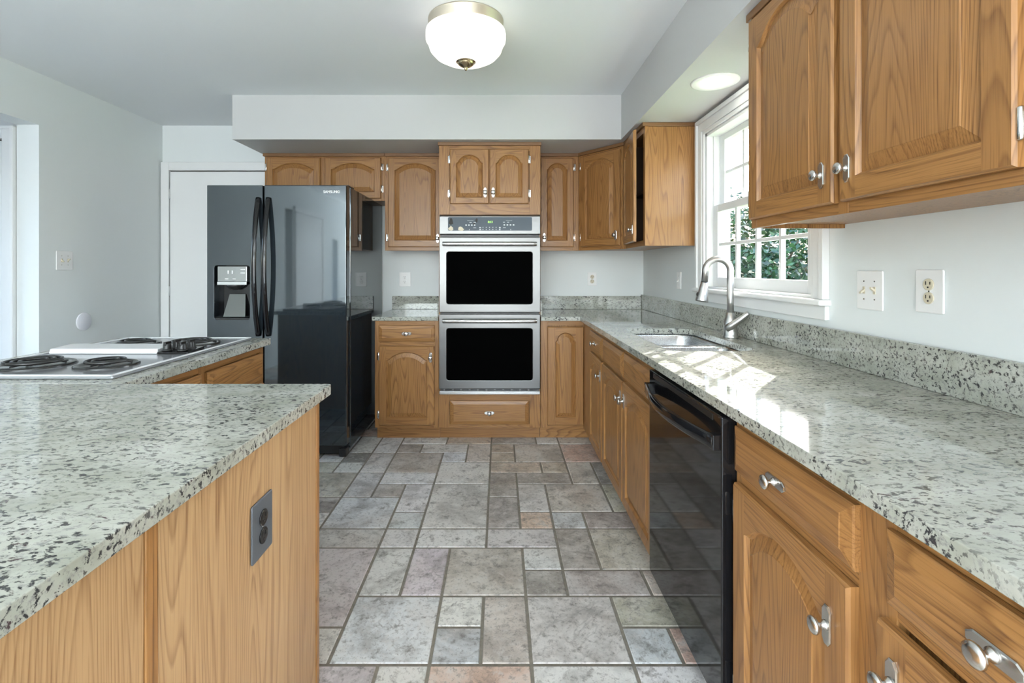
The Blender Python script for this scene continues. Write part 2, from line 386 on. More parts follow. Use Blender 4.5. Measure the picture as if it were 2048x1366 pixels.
# right wall with the window opening
WY0, WY1, WZ0, WZ1 = 1.92, 2.93, 1.135, 2.06
mb = MB(); mb.box(XR, XR+T, WY1, YB, -.06, ZC); mb.box(XR, XR+T, YR, WY0, -.06, ZC); mb.box(XR, XR+T, WY0, WY1, -.06, WZ0); mb.box(XR, XR+T, WY0, WY1, WZ1, ZC)
struct(mb.build('wall_right', WALL))
mb = MB(); mb.box(XL+.001, XL+.02, -1.52, -.50, .01, 2.05); mb.box(XL+.001, XL+.03, -1.62, -1.53, 0, 2.14); mb.box(XL+.001, XL+.03, -1.53, -.46, 2.06, 2.14); struct(mb.build('door_3', TRIM))
# rear wall with wide patio doors
mb = MB(); mb.box(XL-T, -2.7, YR-T, YR, -.06, ZC); mb.box(1.1, XR+T, YR-T, YR, -.06, ZC); mb.box(-2.7, 1.1, YR-T, YR, 2.25, ZC); mb.box(-2.7, 1.1, YR-T, YR, -.06, .15)
struct(mb.build('wall_rear', WALL))
# hall beyond the opening
mb = MB(); mb.box(-5.0, XL-T, HY, HY+T, -.06, ZC); struct(mb.build('wall_hall', TRIM))
mb = MB(); mb.box(-5.0, XL-T, .9, .9+T, -.06, ZC); struct(mb.build('wall_hall_near', WALL))
mb = MB(); mb.box(-5.14, -5.0, .9, 1.5, -.06, ZC); mb.box(-5.14, -5.0, 2.5, HY+T, -.06, ZC); mb.box(-5.14, -5.0, 1.5, 2.5, 2.1, ZC); mb.box(-5.14, -5.0, 1.5, 2.5, -.06, .6); struct(mb.build('wall_hall_end', WALL))
# soffit (L-shaped)
XS, YS, XSL = .86, 3.46, -1.90
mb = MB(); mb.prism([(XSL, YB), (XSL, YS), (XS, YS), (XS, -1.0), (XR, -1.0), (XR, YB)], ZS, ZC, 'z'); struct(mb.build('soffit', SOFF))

# pantry door on the back wall
mb = MB(); mb.box(-2.822, -1.96, YB-.030, YB-.008, .012, 2.083)
d = struct(mb.build('door_1', TRIM, bevel=.002))
mb = MB()
for z in (.30, 1.02, 1.85): mb.lathe([(.006, 0), (.006, .085)], (-2.827, YB-.034, z), n=10); mb.box(-2.835, -2.820, YB-.033, YB-.028, z, z+.085)
mb.build('hinge', plain('painted_hinge', (.62, .64, .64), .35), d)
mb = MB(); mb.box(-2.90, -2.830, YB-.036, YB-.001, 0, 2.165); mb.box(-2.830, -1.90, YB-.036, YB-.001, 2.092, 2.165); struct(mb.build('trim_1', TRIM, bevel=.004))
mb = MB(); mb.box(-2.830, -2.822, YB-.012, YB-.001, 0, 2.092); mb.box(-2.830, -1.90, YB-.012, YB-.001, 2.083, 2.092); struct(mb.build('door_gap_shade', plain('door_gap', (.05, .045, .035), .8)))  # dark strip painted in as the shade of the gap round the door
# hall door with casing on the hall's cross wall
mb = MB(); mb.box(-4.1, -3.165, HY-.035, HY-.002, .01, 2.055); d2 = struct(mb.build('door_2', TRIM, bevel=.002))
mb = MB(); mb.box(-3.163, -3.125, HY-.03, HY-.001, 0, 2.06); mb.box(-3.13, -3.055, HY-.045, HY-.001, 0, 2.145); mb.box(-3.075, -3.052, HY-.055, HY-.001, 0, 2.150)
mb.box(-4.2, -3.131, HY-.044, HY-.001, 2.07, 2.145); mb.box(-4.2, -3.0525, HY-.054, HY-.001, 2.13, 2.1495); struct(mb.build('trim_3', TRIM, bevel=.004))
mb = MB(); mb.box(-4.1, -3.166, HY-.034, HY-.003, 2.0555, 2.069); struct(mb.build('hall_gap_shade', HOLE))  # dark strip standing in for the shaded gap above the hall door

# ------------------------------------------------------------------ window over the sink
w = tag(thing('window_1', None, None, (XR, WY0, WZ0)), kind='structure')
del_ = Vector((XR, WY0, WZ0))
def wbox(mb, x0, x1, y0, y1, z0, z1): mb.box(x0-del_.x, x1-del_.x, y0-del_.y, y1-del_.y, z0-del_.z, z1-del_.z)
mb = MB()   # jamb lining
wbox(mb, XR, XR+T, WY0, WY0+.02, WZ0, WZ1); wbox(mb, XR, XR+T, WY1-.02, WY1, WZ0, WZ1); wbox(mb, XR, XR+T, WY0, WY1, WZ1-.02, WZ1); wbox(mb, XR, XR+T, WY0, WY1, WZ0, WZ0+.012)
wbox(mb, 1.272, 1.280, WY1-.032, WY1-.02, WZ0+.01, WZ1-.02); wbox(mb, 1.272, 1.280, WY0+.02, WY0+.032, WZ0+.01, WZ1-.02)
mb.build('jamb', TRIM, w, bevel=.002)
mb = MB()   # casing, three stepped mouldings
for (d0, d1, th) in ((0, .022, .012), (.022, .070, .018), (.070, .094, .028)):
    wbox(mb, XR-th, XR-.0005, WY0-d1, WY0-d0, WZ0, WZ1+d0); wbox(mb, XR-th, XR-.0005, WY1+d0, WY1+d1, WZ0, WZ1+d0); wbox(mb, XR-th, XR-.0005, WY0-d1, WY1+d1, WZ1+d0, WZ1+d1)
mb.build('casing', TRIM, w, bevel=.002, seg=2)
mb = MB(); wbox(mb, XR-.045, XR+.06, WY0-.104, WY1+.104, WZ0-.024, WZ0); mb.build('stool', TRIM, w, bevel=.008, seg=3)
mb = MB(); wbox(mb, XR-.018, XR, WY0-.095, WY1+.095, WZ0-.078, WZ0-.024); mb.build('apron', TRIM, w, bevel=.003)
def sash(name, x, z0, z1, top, bot):
    mb = MB(); y0, y1 = WY0+.025, WY1-.025; gy0, gy1 = 2.015, 2.848
    wbox(mb, x-.017, x+.017, y0, gy0, z0, z1); wbox(mb, x-.017, x+.017, gy1, y1, z0, z1)
    wbox(mb, x-.017, x+.017, gy0, gy1, z0, z0+bot); wbox(mb, x-.017, x+.017, gy0, gy1, z1-top, z1)
    for k in (1, 2, 3): yc = gy0+(gy1-gy0)*k/4; wbox(mb, x-.011, x+.011, yc-.009, yc+.009, z0+bot, z1-top)
    zc = (z0+bot+z1-top)/2; wbox(mb, x-.0105, x+.0105, gy0, gy1, zc-.009, zc+.009)
    s = mb.build(name, TRIM, w, bevel=.002)
    g = MB(); wbox(g, x-.002, x+.002, gy0-.005, gy1+.005, z0+bot-.005, z1-top+.005); g.build('pane', GLASS, s)
    return s
sl = sash('lower_sash', 1.288, WZ0+.012, 1.625, .042, .055)
sash('upper_sash', 1.328, 1.585, WZ1-.02, .035, .040)
mb = MB(); mb.lathe([(.016, 0), (.016, .008), (.011, .012)], (1.288-del_.x, 2.44-del_.y, 1.625-del_.z), n=14); wbox(mb, 1.278, 1.298, 2.44, 2.485, 1.634, 1.643); mb.build('sash_lock', BLACKM, w)

# ------------------------------------------------------------------ outside: lawn and shrubs
mb = MB(); mb.box(XR+T+.02, 30, -10, 40, -.5, -.45); tag(mb.build('lawn', LAWN), kind='structure')
def shrub(name, label, x, y, h, r, seed, n=9000, leaf=.105):
    R = random.Random(seed); t = thing(name, label, 'shrub', (x, y, -.45), 0, None)
    mb = MB(); mb.tube([(0,0,0), (.05,.03,h*.35), (-.03,.05,h*.7)], [.07, .05, .02], 8)
    for k in range(7):
        a = R.uniform(0, 2*PI); z = h*R.uniform(.15, .5); mb.tube([(0,0,z), (math.cos(a)*r*.5, math.sin(a)*r*.5, z+h*.22)], [.03, .01], 6)
    mb.build('stem', BARK, t)
    mb = MB()
    blobs = [(R.uniform(-.6, .6)*r, R.uniform(-.6, .6)*r, h*R.uniform(.18, .84), r*R.uniform(.30, .42)) for _ in range(30)]
    for k in range(n):
        bx, by, bz, br = R.choice(blobs)
        d = Vector((R.gauss(0,1), R.gauss(0,1), R.gauss(0,1))).normalized()*br*R.uniform(.72, 1.05)
        p = Vector((bx, by, bz))+d
        if p.z > h or p.z < .02: continue
        u = Vector((R.gauss(0,1), R.gauss(0,1), R.gauss(0,.6))).normalized(); q = u.orthogonal().normalized(); q.rotate(Matrix.Rotation(R.uniform(0, 2*PI), 3, u))
        s = leaf*R.uniform(.6, 1.2)
        mb.add([p-u*s*.5, p+q*s*.24, p+u*s*.5, p-q*s*.24], [(0, 1, 2, 3)])
    mb.build('foliage', LEAF, t, fixn=False)
for k, (x, y, h, r, lb) in enumerate([(3.7, 6.6, 3.0, .95, 'broad green shrub outside the window, closest to its middle panes'), (4.9, 9.6, 3.75, 1.15, 'dark green shrub outside the window behind its far panes'),
        (6.9, 11.6, 4.2, 1.45, 'tall dense shrub at the back of the garden outside the window'), (4.0, 4.7, 2.8, .85, 'sunlit green shrub outside the window seen in its nearest panes'),
        (6.6, 7.6, 3.5, 1.05, 'green shrub in the back row outside, between two nearer shrubs'), (3.1, 8.4, 3.3, .85, 'slender green shrub outside past the left edge of the window')]):
    shrub('garden_shrub', lb, x, y, h, r, 20+k)

# ------------------------------------------------------------------ cabinet parts
def knob_mb(mb, cx, cz, vertical=True, y=-.0205, cut=.25):
    hw, hl = .0115, .036
    a = [(-hw, -hl+.010), (-hw+.007, -hl), (hw-.007, -hl), (hw, -hl+.010), (hw, hl-.010), (hw-.007, hl), (-hw+.007, hl), (-hw, hl-.010)]
    if not vertical: a = [(p[1], p[0]) for p in a][::-1]
    o = offset(a, .002)
    P = lambda pts, yy: [(cx+p[0], yy, cz+p[1]) for p in pts]
    n = 8; vs = P(a, y)+P(a, y-.002)+P(o, y-.0035)
    fs = [(i, (i+1) % n, n+(i+1) % n, n+i) for i in range(n)]+[(n+i, n+(i+1) % n, 2*n+(i+1) % n, 2*n+i) for i in range(n)]+[tuple(range(2*n, 3*n))]
    mb.add(vs, fs)
    mb.lathe([(.009, 0), (.0085, .003), (.005, .006), (.0042, .012), (.006, .016), (.0135, .0185), (.0155, .0215), (.0145, .025), (.010, .0275), (.004, .0285)], (cx, y-.003, cz), (0, -1, 0), 20)

def arch(xa, xb, za, zs, rise, n=22):
    p = [(xa, za), (xb, za)]; xc = (xa+xb)/2; hw = (xb-xa)/2
    if rise <= 0: return p+[(xb, zs), (xa, zs)]
    c = .86*hw; sg = .84*rise; sg = min(sg, c*.96); R = (c*c+sg*sg)/(2*sg); b0 = rise-sg
    p.append((xb, zs))
    p.append((xc+hw*.93, zs+b0*.30))
    for k in range(n+1):
        x = c*(1-2*k/n); p.append((xc+x, zs+b0+math.sqrt(max(0, R*R-x*x))-(R-sg)))
    p.append((xc-hw*.93, zs+b0*.30)); p.append((xa, zs))
    return p

def door(parent, x0, x1, z0, z1, y=0, rise=.06, knob=None, hinge=None, st=.052, rot=0, pivot_right=False, bev=.030):
    """a raised-panel door, its face towards -y; knob = (dx from left edge, dz from the bottom); hinge 'l' / 'r'"""
    w, h = x1-x0, z1-z0; e = .005; yf, yo = -.020, -.014
    ox = w if pivot_right else 0
    st = min(st, w*.24)
    xa, xb, za = st-ox, w-st-ox, st
    crown = h-.042; zs = crown-rise
    P0 = arch(xa, xb, za, zs, rise)
    mb = MB(); n = len(P0)
    L0, R0 = e-ox, w-e-ox
    mb.quad([(L0, yf, e), (xa, yf, e), (xa, yf, h-e), (L0, yf, h-e)], 0); mb.quad([(xb, yf, e), (R0, yf, e), (R0, yf, h-e), (xb, yf, h-e)], 0)
    mb.quad([(xa, yf, e), (xb, yf, e), (xb, yf, za), (xa, yf, za)], 1)
    for k in range(2, n-1):
        a, b = P0[k], P0[k+1]; mb.quad([(a[0], yf, a[1]), (a[0], yf, h-e), (b[0], yf, h-e), (b[0], yf, b[1])], 1)
    if rise <= 0: mb.quad([(xa, yf, zs), (xb, yf, zs), (xb, yf, h-e), (xa, yf, h-e)], 1)
    oo = [(-ox, 0), (w-ox, 0), (w-ox, h), (-ox, h)]; oi = [(L0, e), (R0, e), (R0, h-e), (L0, h-e)]
    for i in range(4):
        j = (i+1) % 4; mt = 1 if i in (0, 2) else 0
        mb.quad([(oi[i][0], yf, oi[i][1]), (oi[j][0], yf, oi[j][1]), (oo[j][0], yo, oo[j][1]), (oo[i][0], yo, oo[i][1])], mt)
        mb.quad([(oo[i][0], yo, oo[i][1]), (oo[j][0], yo, oo[j][1]), (oo[j][0], 0, oo[j][1]), (oo[i][0], 0, oo[i][1])], mt)
    mb.quad([(p[0], 0, p[1]) for p in oo], 0)
    P1 = offset(P0, .0035); P2 = offset(P0, .0075)
    for (A, ya, B, yb) in ((P0, yf, P1, yf+.006), (P1, yf+.006, P2, yf+.0115)):
        for i in range(n):
            j = (i+1) % n; mt = 0 if i in (1, n-1) else 1
            mb.quad([(A[i][0], ya, A[i][1]), (A[j][0], ya, A[j][1]), (B[j][0], yb, B[j][1]), (B[i][0], yb, B[i][1])], mt)
    d = mb.build('door', OAKS, parent, ((x1 if pivot_right else x0), y, z0), fixn=False)
    mb = MB(); bv = min(bev, (xb-xa)*.17); P3 = offset(P0, .0075+bv)
    for i in range(n):
        j = (i+1) % n; mb.quad([(P2[i][0], yf+.0115, P2[i][1]), (P2[j][0], yf+.0115, P2[j][1]), (P3[j][0], yf+.0025, P3[j][1]), (P3[i][0], yf+.0025, P3[i][1])], 0)
    P4 = offset(P0, .0075+bv+.002)
    for i in range(n):
        j = (i+1) % n; mb.quad([(P3[i][0], yf+.0025, P3[i][1]), (P3[j][0], yf+.0025, P3[j][1]), (P4[j][0], yf+.001, P4[j][1]), (P4[i][0], yf+.001, P4[i][1])], 0)
    mb.quad([(p[0], yf+.001, p[1]) for p in P4], 0)
    mb.build('panel', OAK_V, d, fixn=False)
    if knob:
        mb = MB(); knob_mb(mb, knob[0]-ox, knob[1], True); mb.build('knob', PEWTER, d)
    if hinge:
        sg = -1 if hinge == 'l' else 1; xe = (0 if hinge == 'l' else w)-ox
        for zz in ((.075, h-.075) if h > .2 else (h/2,)):
            mb = MB(); mb.box(xe+sg*.001, xe+sg*.016, -.0045, 0, zz-.026, zz+.026); mb.lathe([(.003, -.030), (.0055, -.027), (.0055, .027), (.003, .030)], (xe+sg*.003, -.012, zz), n=12)
            mb.build('hinge', CHROME, d)
    if rot: d.rotation_euler = (0, 0, rot)
    return d

def drawer(parent, x0, x1, z0, z1, y=0, knob=True, name='drawer', bev=.024, kdx=None):
    w, h = x1-x0, z1-z0; mb = MB(); bev = min(bev, h*.22)
    R = [[(a, a), (w-a, a), (w-a, h-a), (a, h-a)] for a in (0, 0, .003, bev, bev+.002)]; Y = (0, -.010, -.0125, -.0185, -.020)
    for k in range(4):
        A, B = R[k], R[k+1]
        for i in range(4):
            j = (i+1) % 4; mb.quad([(A[i][0], Y[k], A[i][1]), (A[j][0], Y[k], A[j][1]), (B[j][0], Y[k+1], B[j][1]), (B[i][0], Y[k+1], B[i][1])], 0)
    mb.quad([(p[0], Y[4], p[1]) for p in R[4]], 0); mb.quad([(p[0], 0, p[1]) for p in R[0]], 0)
    d = mb.build(name, OAK_H, parent, (x0, y, z0), fixn=False)
    if knob:
        mb = MB(); knob_mb(mb, w/2 if kdx is None else kdx, h/2, False); mb.build('knob', PEWTER, d)
    return d

def frame(parent, w, z0, z1, stiles, rails, th=.019):
    """face frame: stiles = [(x0, x1)], rails = [(x0, x1, z0, z1)], its face at y = 0"""
    mb = MB()
    for (a, b) in stiles: mb.box(a, b, 0, th, z0, z1, 0)
    for (a, b, c, d) in rails: mb.box(a, b, .0003, th, c, d, 1)
    return mb.build('face_frame', OAKS, parent, bevel=.001)

def crown(parent, segs, z0, z1):
    mb = MB()
    for s in segs: mb.box(*s[:4], z0, z1)
    return mb.build('top_moulding', plain('dark_oak_trim', (.20, .10, .04), .4) if 'dark_oak_trim' not in bpy.data.materials else bpy.data.materials['dark_oak_trim'], parent, bevel=.003)

YF = 3.54; YU = 3.88; XF = .607; XU = .908; ZB = 1.396; ZT = 2.145; ZK = .876
# ---- back wall, upper cabinets
D = YB-YU-.002
t = thing('wall_cabinet', 'low two-door oak wall cabinet above the black refrigerator', 'cabinet', (-1.872, YU, 1.792)); W_ = .955; H = ZT-1.792
mb = MB(); mb.box(.002, W_-.002, .019, D, 0, H); mb.build('carcass', OAK_V, t)
frame(t, W_, 0, H, [(0, .03), (.435, .487), (W_-.042, W_)], [(.03, .435, 0, .03), (.487, W_-.042, 0, .03), (.03, .435, H-.035, H), (.487, W_-.042, H-.035, H)])
door(t, .020, .447, .018, H-.012, rise=.05, hinge='l', st=.05); door(t, .482, .928, .018, H-.012, rise=.05, hinge='r', st=.05)
crown(t, [(-.01, W_, -.016, D)], H, H+.024)
t = thing('wall_cabinet', 'tall single-door oak wall cabinet between refrigerator and ovens', 'cabinet', (-.916, YU, ZB)); W_ = .469; H = ZT-ZB
mb = MB(); mb.box(.0, W_-.002, .019, D, .012, H); mb.build('carcass', OAK_V, t)
frame(t, W_, 0, H, [(0, .035), (W_-.03, W_)], [(.035, W_-.03, 0, .035), (.035, W_-.03, H-.035, H)])
door(t, .028, W_-.010, .028, H-.014, rise=.055, hinge='l', knob=(W_-.075, .068))
crown(t, [(0, W_, -.016, D)], H, H+.024)
t = thing('wall_cabinet', 'narrow single-door oak wall cabinet to the right of the ovens', 'cabinet', (.296, YU, ZB)); W_ = .328
mb = MB(); mb.box(.002, W_, .019, D, .012, H); mb.build('carcass', OAK_V, t)
frame(t, W_, 0, H, [(0, .03), (W_-.045, W_)], [(.03, W_-.045, 0, .035), (.03, W_-.045, H-.035, H)])
door(t, .026, W_-.040, .028, H-.014, rise=.05, hinge='r', knob=(.028, .075), st=.05)
crown(t, [(0, W_, -.016, D)], H, H+.024)
# ---- diagonal corner wall cabinet
ax, ay, bx, by = .625, YU, XU, 3.53
ang = math.atan2(by-ay, bx-ax); Ld = math.hypot(bx-ax, by-ay)
t = thing('corner_wall_cabinet', 'diagonal oak corner wall cabinet with one door', 'cabinet', (ax, ay, ZB), ang)
Rm = Matrix.Rotation(-ang, 3, 'Z')
def loc2(x, y): v = Rm @ Vector((x-ax, y-ay, 0)); return (v.x, v.y)
n_ = Vector((math.sin(ang), -math.cos(ang), 0))
mb = MB(); mb.prism([loc2(ax, ay+.012), (0.004, .019), (Ld-.004, .019), loc2(bx+.012, by), loc2(XR-.002, by), loc2(XR-.002, YB-.002), loc2(ax, YB-.002)], .012, H, 'z'); mb.build('carcass', OAK_V, t)
frame(t, Ld, 0, H, [(0, .035), (Ld-.045, Ld)], [(.035, Ld-.045, 0, .035), (.035, Ld-.045, H-.035, H)])
door(t, .032, Ld-.040, .028, H-.014, rise=.055, hinge='l', knob=(Ld-.105, .075))
mb = MB(); mb.box(-.004, Ld+.004, -.016, .03, H, H+.024); mb.build('top_moulding', bpy.data.materials['dark_oak_trim'], t, bevel=.003)
# ---- right wall, far upper cabinet with its door ajar
YE = 3.053
t = thing('wall_cabinet', 'oak wall cabinet beside the window with its door ajar', 'cabinet', (XU, 3.53, ZB), -PI/2); W_ = 3.53-YE; DR = XR-XU-.002
mb = MB()
mb.box(0, .016, .019, DR, .012, H); mb.box(W_-.016, W_, .019, DR, 0, H-.002); mb.box(.016, W_-.016, .019, DR, .012, .028); mb.box(.016, W_-.016, .019, DR, H-.016, H); mb.box(.016, W_-.016, DR-.012, DR, .028, H-.016)
mb.build('carcass', OAK_V, t)
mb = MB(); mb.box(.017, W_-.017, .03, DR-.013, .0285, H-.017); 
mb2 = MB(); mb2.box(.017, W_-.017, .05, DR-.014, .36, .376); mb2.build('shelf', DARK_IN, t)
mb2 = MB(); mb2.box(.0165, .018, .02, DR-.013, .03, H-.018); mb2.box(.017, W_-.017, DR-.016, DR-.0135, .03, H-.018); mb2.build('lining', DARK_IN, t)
frame(t, W_, 0, H, [(0, .035), (W_-.035, W_)], [(.035, W_-.035, 0, .035), (.035, W_-.035, H-.035, H)])
door(t, .026, W_-.026, .028, H-.014, y=-.002, rise=.06, knob=(W_-.052-.035, .078), rot=-math.radians(6))
crown(t, [(0, W_+.004, -.016, DR)], H, H+.024)
# ---- right wall, near upper cabinet
t = thing('wall_cabinet', 'large two-door oak wall cabinet above the right counter, nearest the viewer', 'cabinet', (XU, 1.76, ZB), -PI/2); W_ = 1.30
mb = MB(); mb.box(.002, W_, .019, DR, .014, H); mb.box(.002, .018, .019, DR, 0, .02); mb.build('carcass', OAK_V, t)
frame(t, W_, 0, H, [(0, .035), (.452, .490), (.915, W_)], [(.035, .452, 0, .036), (.490, .915, 0, .036), (.035, .452, H-.035, H), (.490, .915, H-.035, H)])
door(t, .014, .455, .030, H-.012, rise=.075, hinge='l', knob=(.455-.014-.042, .082), st=.058, bev=.034)
door(t, .482, .918, .030, H-.012, rise=.075, hinge='r', knob=(.030, .082), st=.058, bev=.034)
crown(t, [(-.01, W_, -.016, DR)], H-.004, H+.024)

# ---- tall oven cabinet
OX0, OX1 = -.4437, .2935; W_ = OX1-OX0
t = thing('oven_cabinet', 'tall oak cabinet housing the stainless double oven', 'cabinet', (OX0, YF, 0)); H = 2.145
OZ0, OZ1 = .352, 1.640
mb = MB(); mb.box(.002, W_-.002, .019, .656, .098, OZ0); mb.box(.002, W_-.002, .019, .656, OZ1, H); mb.box(.002, .03, .019, .656, OZ0, OZ1); mb.box(W_-.03, W_-.002, .019, .656, OZ0, OZ1); mb.box(.03, W_-.03, .63, .656, OZ0, OZ1)
mb.build('carcass', OAK_V, t)
frame(t, W_, .098, H, [(0, .078), (W_-.078, W_)], [(.078, W_-.078, .098, .13), (.078, W_-.078, .285, OZ0), (.078, W_-.078, OZ1, 1.740), (.078, W_-.078, 2.105, H)])
mb = MB(); mb.box(.34, .40, .0003, .019, 1.74, 2.105, 0); mb.build('mullion', OAKS, t)
door(t, .082, .3625, 1.722, 2.118, rise=.062, hinge='l', knob=(.2805-.026, .080), st=.044, bev=.022); door(t, .3685, .650, 1.722, 2.118, rise=.062, hinge='r', knob=(.026, .080), st=.044, bev=.022)
drawer(t, .082, .652, .124, .296)
crown(t, [(-.006, W_+.006, -.016, .656)], H, H+.024)
mb = MB(); mb.box(0, W_, .075, .095, .001, .098); mb.build('toe_kick', OAK_H, t)

# ---- base cabinets
def base(name, label, loc, rz, W_, depth, stiles, rails, kick=(0, None)):
    t = thing(name, label, 'cabinet', loc, rz)
    mb = MB(); mb.box(.001, W_-.001, .019, depth, .098, ZK-.001); mb.build('carcass', OAK_V, t)
    frame(t, W_, .098, ZK-.001, stiles, rails)
    mb = MB(); mb.box(kick[0], W_ if kick[1] is None else kick[1], .070, .090, .001, .098); mb.build('toe_kick', OAK_H, t)
    return t
t = base('base_cabinet', 'oak base cabinet with one drawer and one door beside the refrigerator', (-.908, YF, 0), 0, .463, .656, [(0, .035), (.428, .463)], [(.035, .428, .098, .132), (.035, .428, .692, .722), (.035, .428, .842, .875)])
drawer(t, .030, .436, .724, .842, name='drawer'); door(t, .032, .434, .120, .692, rise=.06, hinge='l', knob=(.402-.028, .572-.082), bev=.028)
# corner base cabinet (L-shaped): a door on the back run and a drawer with door on the right run
t = thing('corner_base_cabinet', 'oak corner base cabinet between the ovens and the sink base', 'cabinet', (.296, YF, 0))
cw = XF-.296
YD = 2.83
mb = MB(); mb.prism([(.001, .019), (cw+.019, .019), (cw+.019, YD-YF), (XR-.296-.002, YD-YF), (XR-.296-.002, .656), (.001, .656)], .098, ZK-.001, 'z'); mb.build('carcass', OAK_V, t)
frame(t, cw, .098, ZK-.001, [(0, .050), (cw-.006, cw+.018)], [(.050, cw-.006, .098, .125), (.050, cw-.006, .842, .875)])
door(t, .047, cw-.002, .120, .832, rise=.065, st=.058, bev=.022)
mb = MB(); mb.box(0, cw+.075, .075, .095, .001, .098); mb.box(cw+.070, cw+.090, YD-YF, .08, .001, .098); mb.build('toe_kick', OAK_H, t)
# right-run face of the same corner cabinet
rf = bpy.data.objects.new('side_front', None); 
Wc = YF-YD
mb = MB(); sf = MB()
sf.box(0, .30, 0, .019, .098, ZK-.001, 0); sf.box(Wc-.022, Wc, 0, .019, .098, ZK-.001, 0)
for a, b in ((.098, .125), (.70, .722), (.845, .875)): sf.box(.30, Wc-.022, .0003, .019, a, b, 1)
so_ = sf.build('side_face_frame', OAKS, t, (cw, 0, 0), bevel=.001); so_.rotation_euler = (0, 0, -PI/2)
bpy.data.objects.remove(rf)
d = drawer(t, 0, .385, .724, .846); d.location = (cw, -(Wc-.395), .724); d.rotation_euler = (0, 0, -PI/2)
d = door(t, 0, .385, .120, .706, rise=.06, knob=(.385-.030, .50)); d.location = (cw, -(Wc-.395), .120); d.rotation_euler = (0, 0, -PI/2)
# sink base
SY0 = 2.83; Ws = SY0-1.868
t = base('sink_base_cabinet', 'oak sink base cabinet with two doors under two false fronts', (XF, SY0, 0), -PI/2, Ws, .06, [(0, .024), (Ws/2-.018, Ws/2+.018), (Ws-.030, Ws)],
         [(.024, Ws/2-.018, .098, .13), (Ws/2+.018, Ws-.03, .098, .13), (.024, Ws/2-.018, .70, .722), (Ws/2+.018, Ws-.03, .70, .722), (.024, Ws/2-.018, .845, .875), (Ws/2+.018, Ws-.03, .845, .875)])
cm = MB(); cm.box(.001, Ws-.001, .06, .60, .098, .12); cm.build('bottom_panel', OAK_V, t)
drawer(t, .014, Ws/2-.010, .724, .846, knob=False, name='false_front'); drawer(t, Ws/2+.008, Ws-.012, .724, .846, knob=False, name='false_front')
door(t, .020, Ws/2-.006, .120, .706, rise=.06, knob=(Ws/2-.026-.028, .586-.085), hinge='l'); door(t, Ws/2+.004, Ws-.012, .120, .706, rise=.06, knob=(.028, .586-.085), hinge='r')
# near base cabinet
NY = 1.250; Wn = 1.10
t = base('base_cabinet', 'oak base cabinet with two drawers over doors, right of the dishwasher', (XF, NY, 0), -PI/2, Wn, .60, [(0, .024), (.425, .505), (.90, Wn)],
         [(.024, .425, .098, .13), (.505, .90, .098, .13), (.024, .425, .712, .738), (.505, .90, .712, .738), (.024, .425, .850, .875), (.505, .90, .850, .875)])
drawer(t, .012, .430, .740, .853, kdx=.200); door(t, .018, .426, .120, .712, rise=.06, knob=(.408-.050, .592-.10), hinge='l', st=.058)
drawer(t, .498, .91, .736, .850, kdx=.175); door(t, .486, .91, .120, .705, rise=.06, knob=(.035, .585-.075), hinge='r', st=.058)

# ------------------------------------------------------------------ worktops and splashbacks
XC = .577; YCB = 3.51
SX0, SX1, SYa, SYb = .712, 1.095, 2.045, 2.812
sink_hole = rrect(SX0, SX1, SYa, SYb, (.05, .09, .09, .05), 7)
o = holed([(.2955, YB-.001), (.2955, YCB), (XC, YCB), (XC, .12), (XR-.001, .12), (XR-.001, YB-.001)], [sink_hole], ZK, .906, 'z', 'worktop', GRANITE, bevel=.005, seg=3)
tag(o, 'long speckled granite worktop with the undermount sink along the window wall', 'worktop')
mb = MB(); mb.box(.297, XR-.024, YB-.022, YB-.001, .9065, 1.018); tag(mb.build('splashback', GRANITE, bevel=.002), 'low granite splashback on the back wall right of the ovens', 'splashback')
mb = MB(); mb.box(XR-.022, XR-.001, .12, YB-.001, .9065, 1.030); tag(mb.build('splashback', GRANITE, bevel=.002), 'long granite splashback running under the window', 'splashback')
mb = MB(); mb.box(.2955, .312, 3.60, YB-.023, .9065, 1.010); tag(mb.build('side_splash', GRANITE, bevel=.002), 'short granite upstand against the right side of the oven cabinet', 'splashback')
mb = MB(); mb.box(-.925, -.4447, YCB, YB-.001, ZK, .906); tag(mb.build('worktop', GRANITE, bevel=.005, seg=3), 'small granite worktop between refrigerator and ovens', 'worktop')
mb = MB(); mb.box(-.925, -.4447, YB-.022, YB-.001, .9065, 1.018); tag(mb.build('splashback', GRANITE, bevel=.002), 'low granite splashback on the back wall left of the ovens', 'splashback')
mb = MB(); mb.box(-.462, -.4447, 3.60, YB-.023, .9065, 1.010); tag(mb.build('side_splash', GRANITE, bevel=.002), 'short granite upstand against the left side of the oven cabinet', 'splashback')
# peninsula
mb = MB(); mb.prism(rrect(-1.90, -.5035, .20, 1.4615, (.002, .002, .012, .002), 4), ZK, .906, 'z'); tag(mb.build('worktop', GRANITE, bevel=.006, seg=3), 'wide granite peninsula worktop in the left foreground', 'worktop')
CT0, CT1, CTY0, CTY1 = -1.80, -1.205, 1.515, 2.365
o = holed(rrect(-1.90, -1.137, 1.4625, 2.427, (.002, .002, .012, .012), 4), [rrect(CT0+.02, CT1-.02, CTY0+.02, CTY1-.02, .01, 2)], ZK, .906, 'z', 'worktop', GRANITE, bevel=.005, seg=3)
tag(o, 'granite worktop around the electric cooktop', 'worktop')

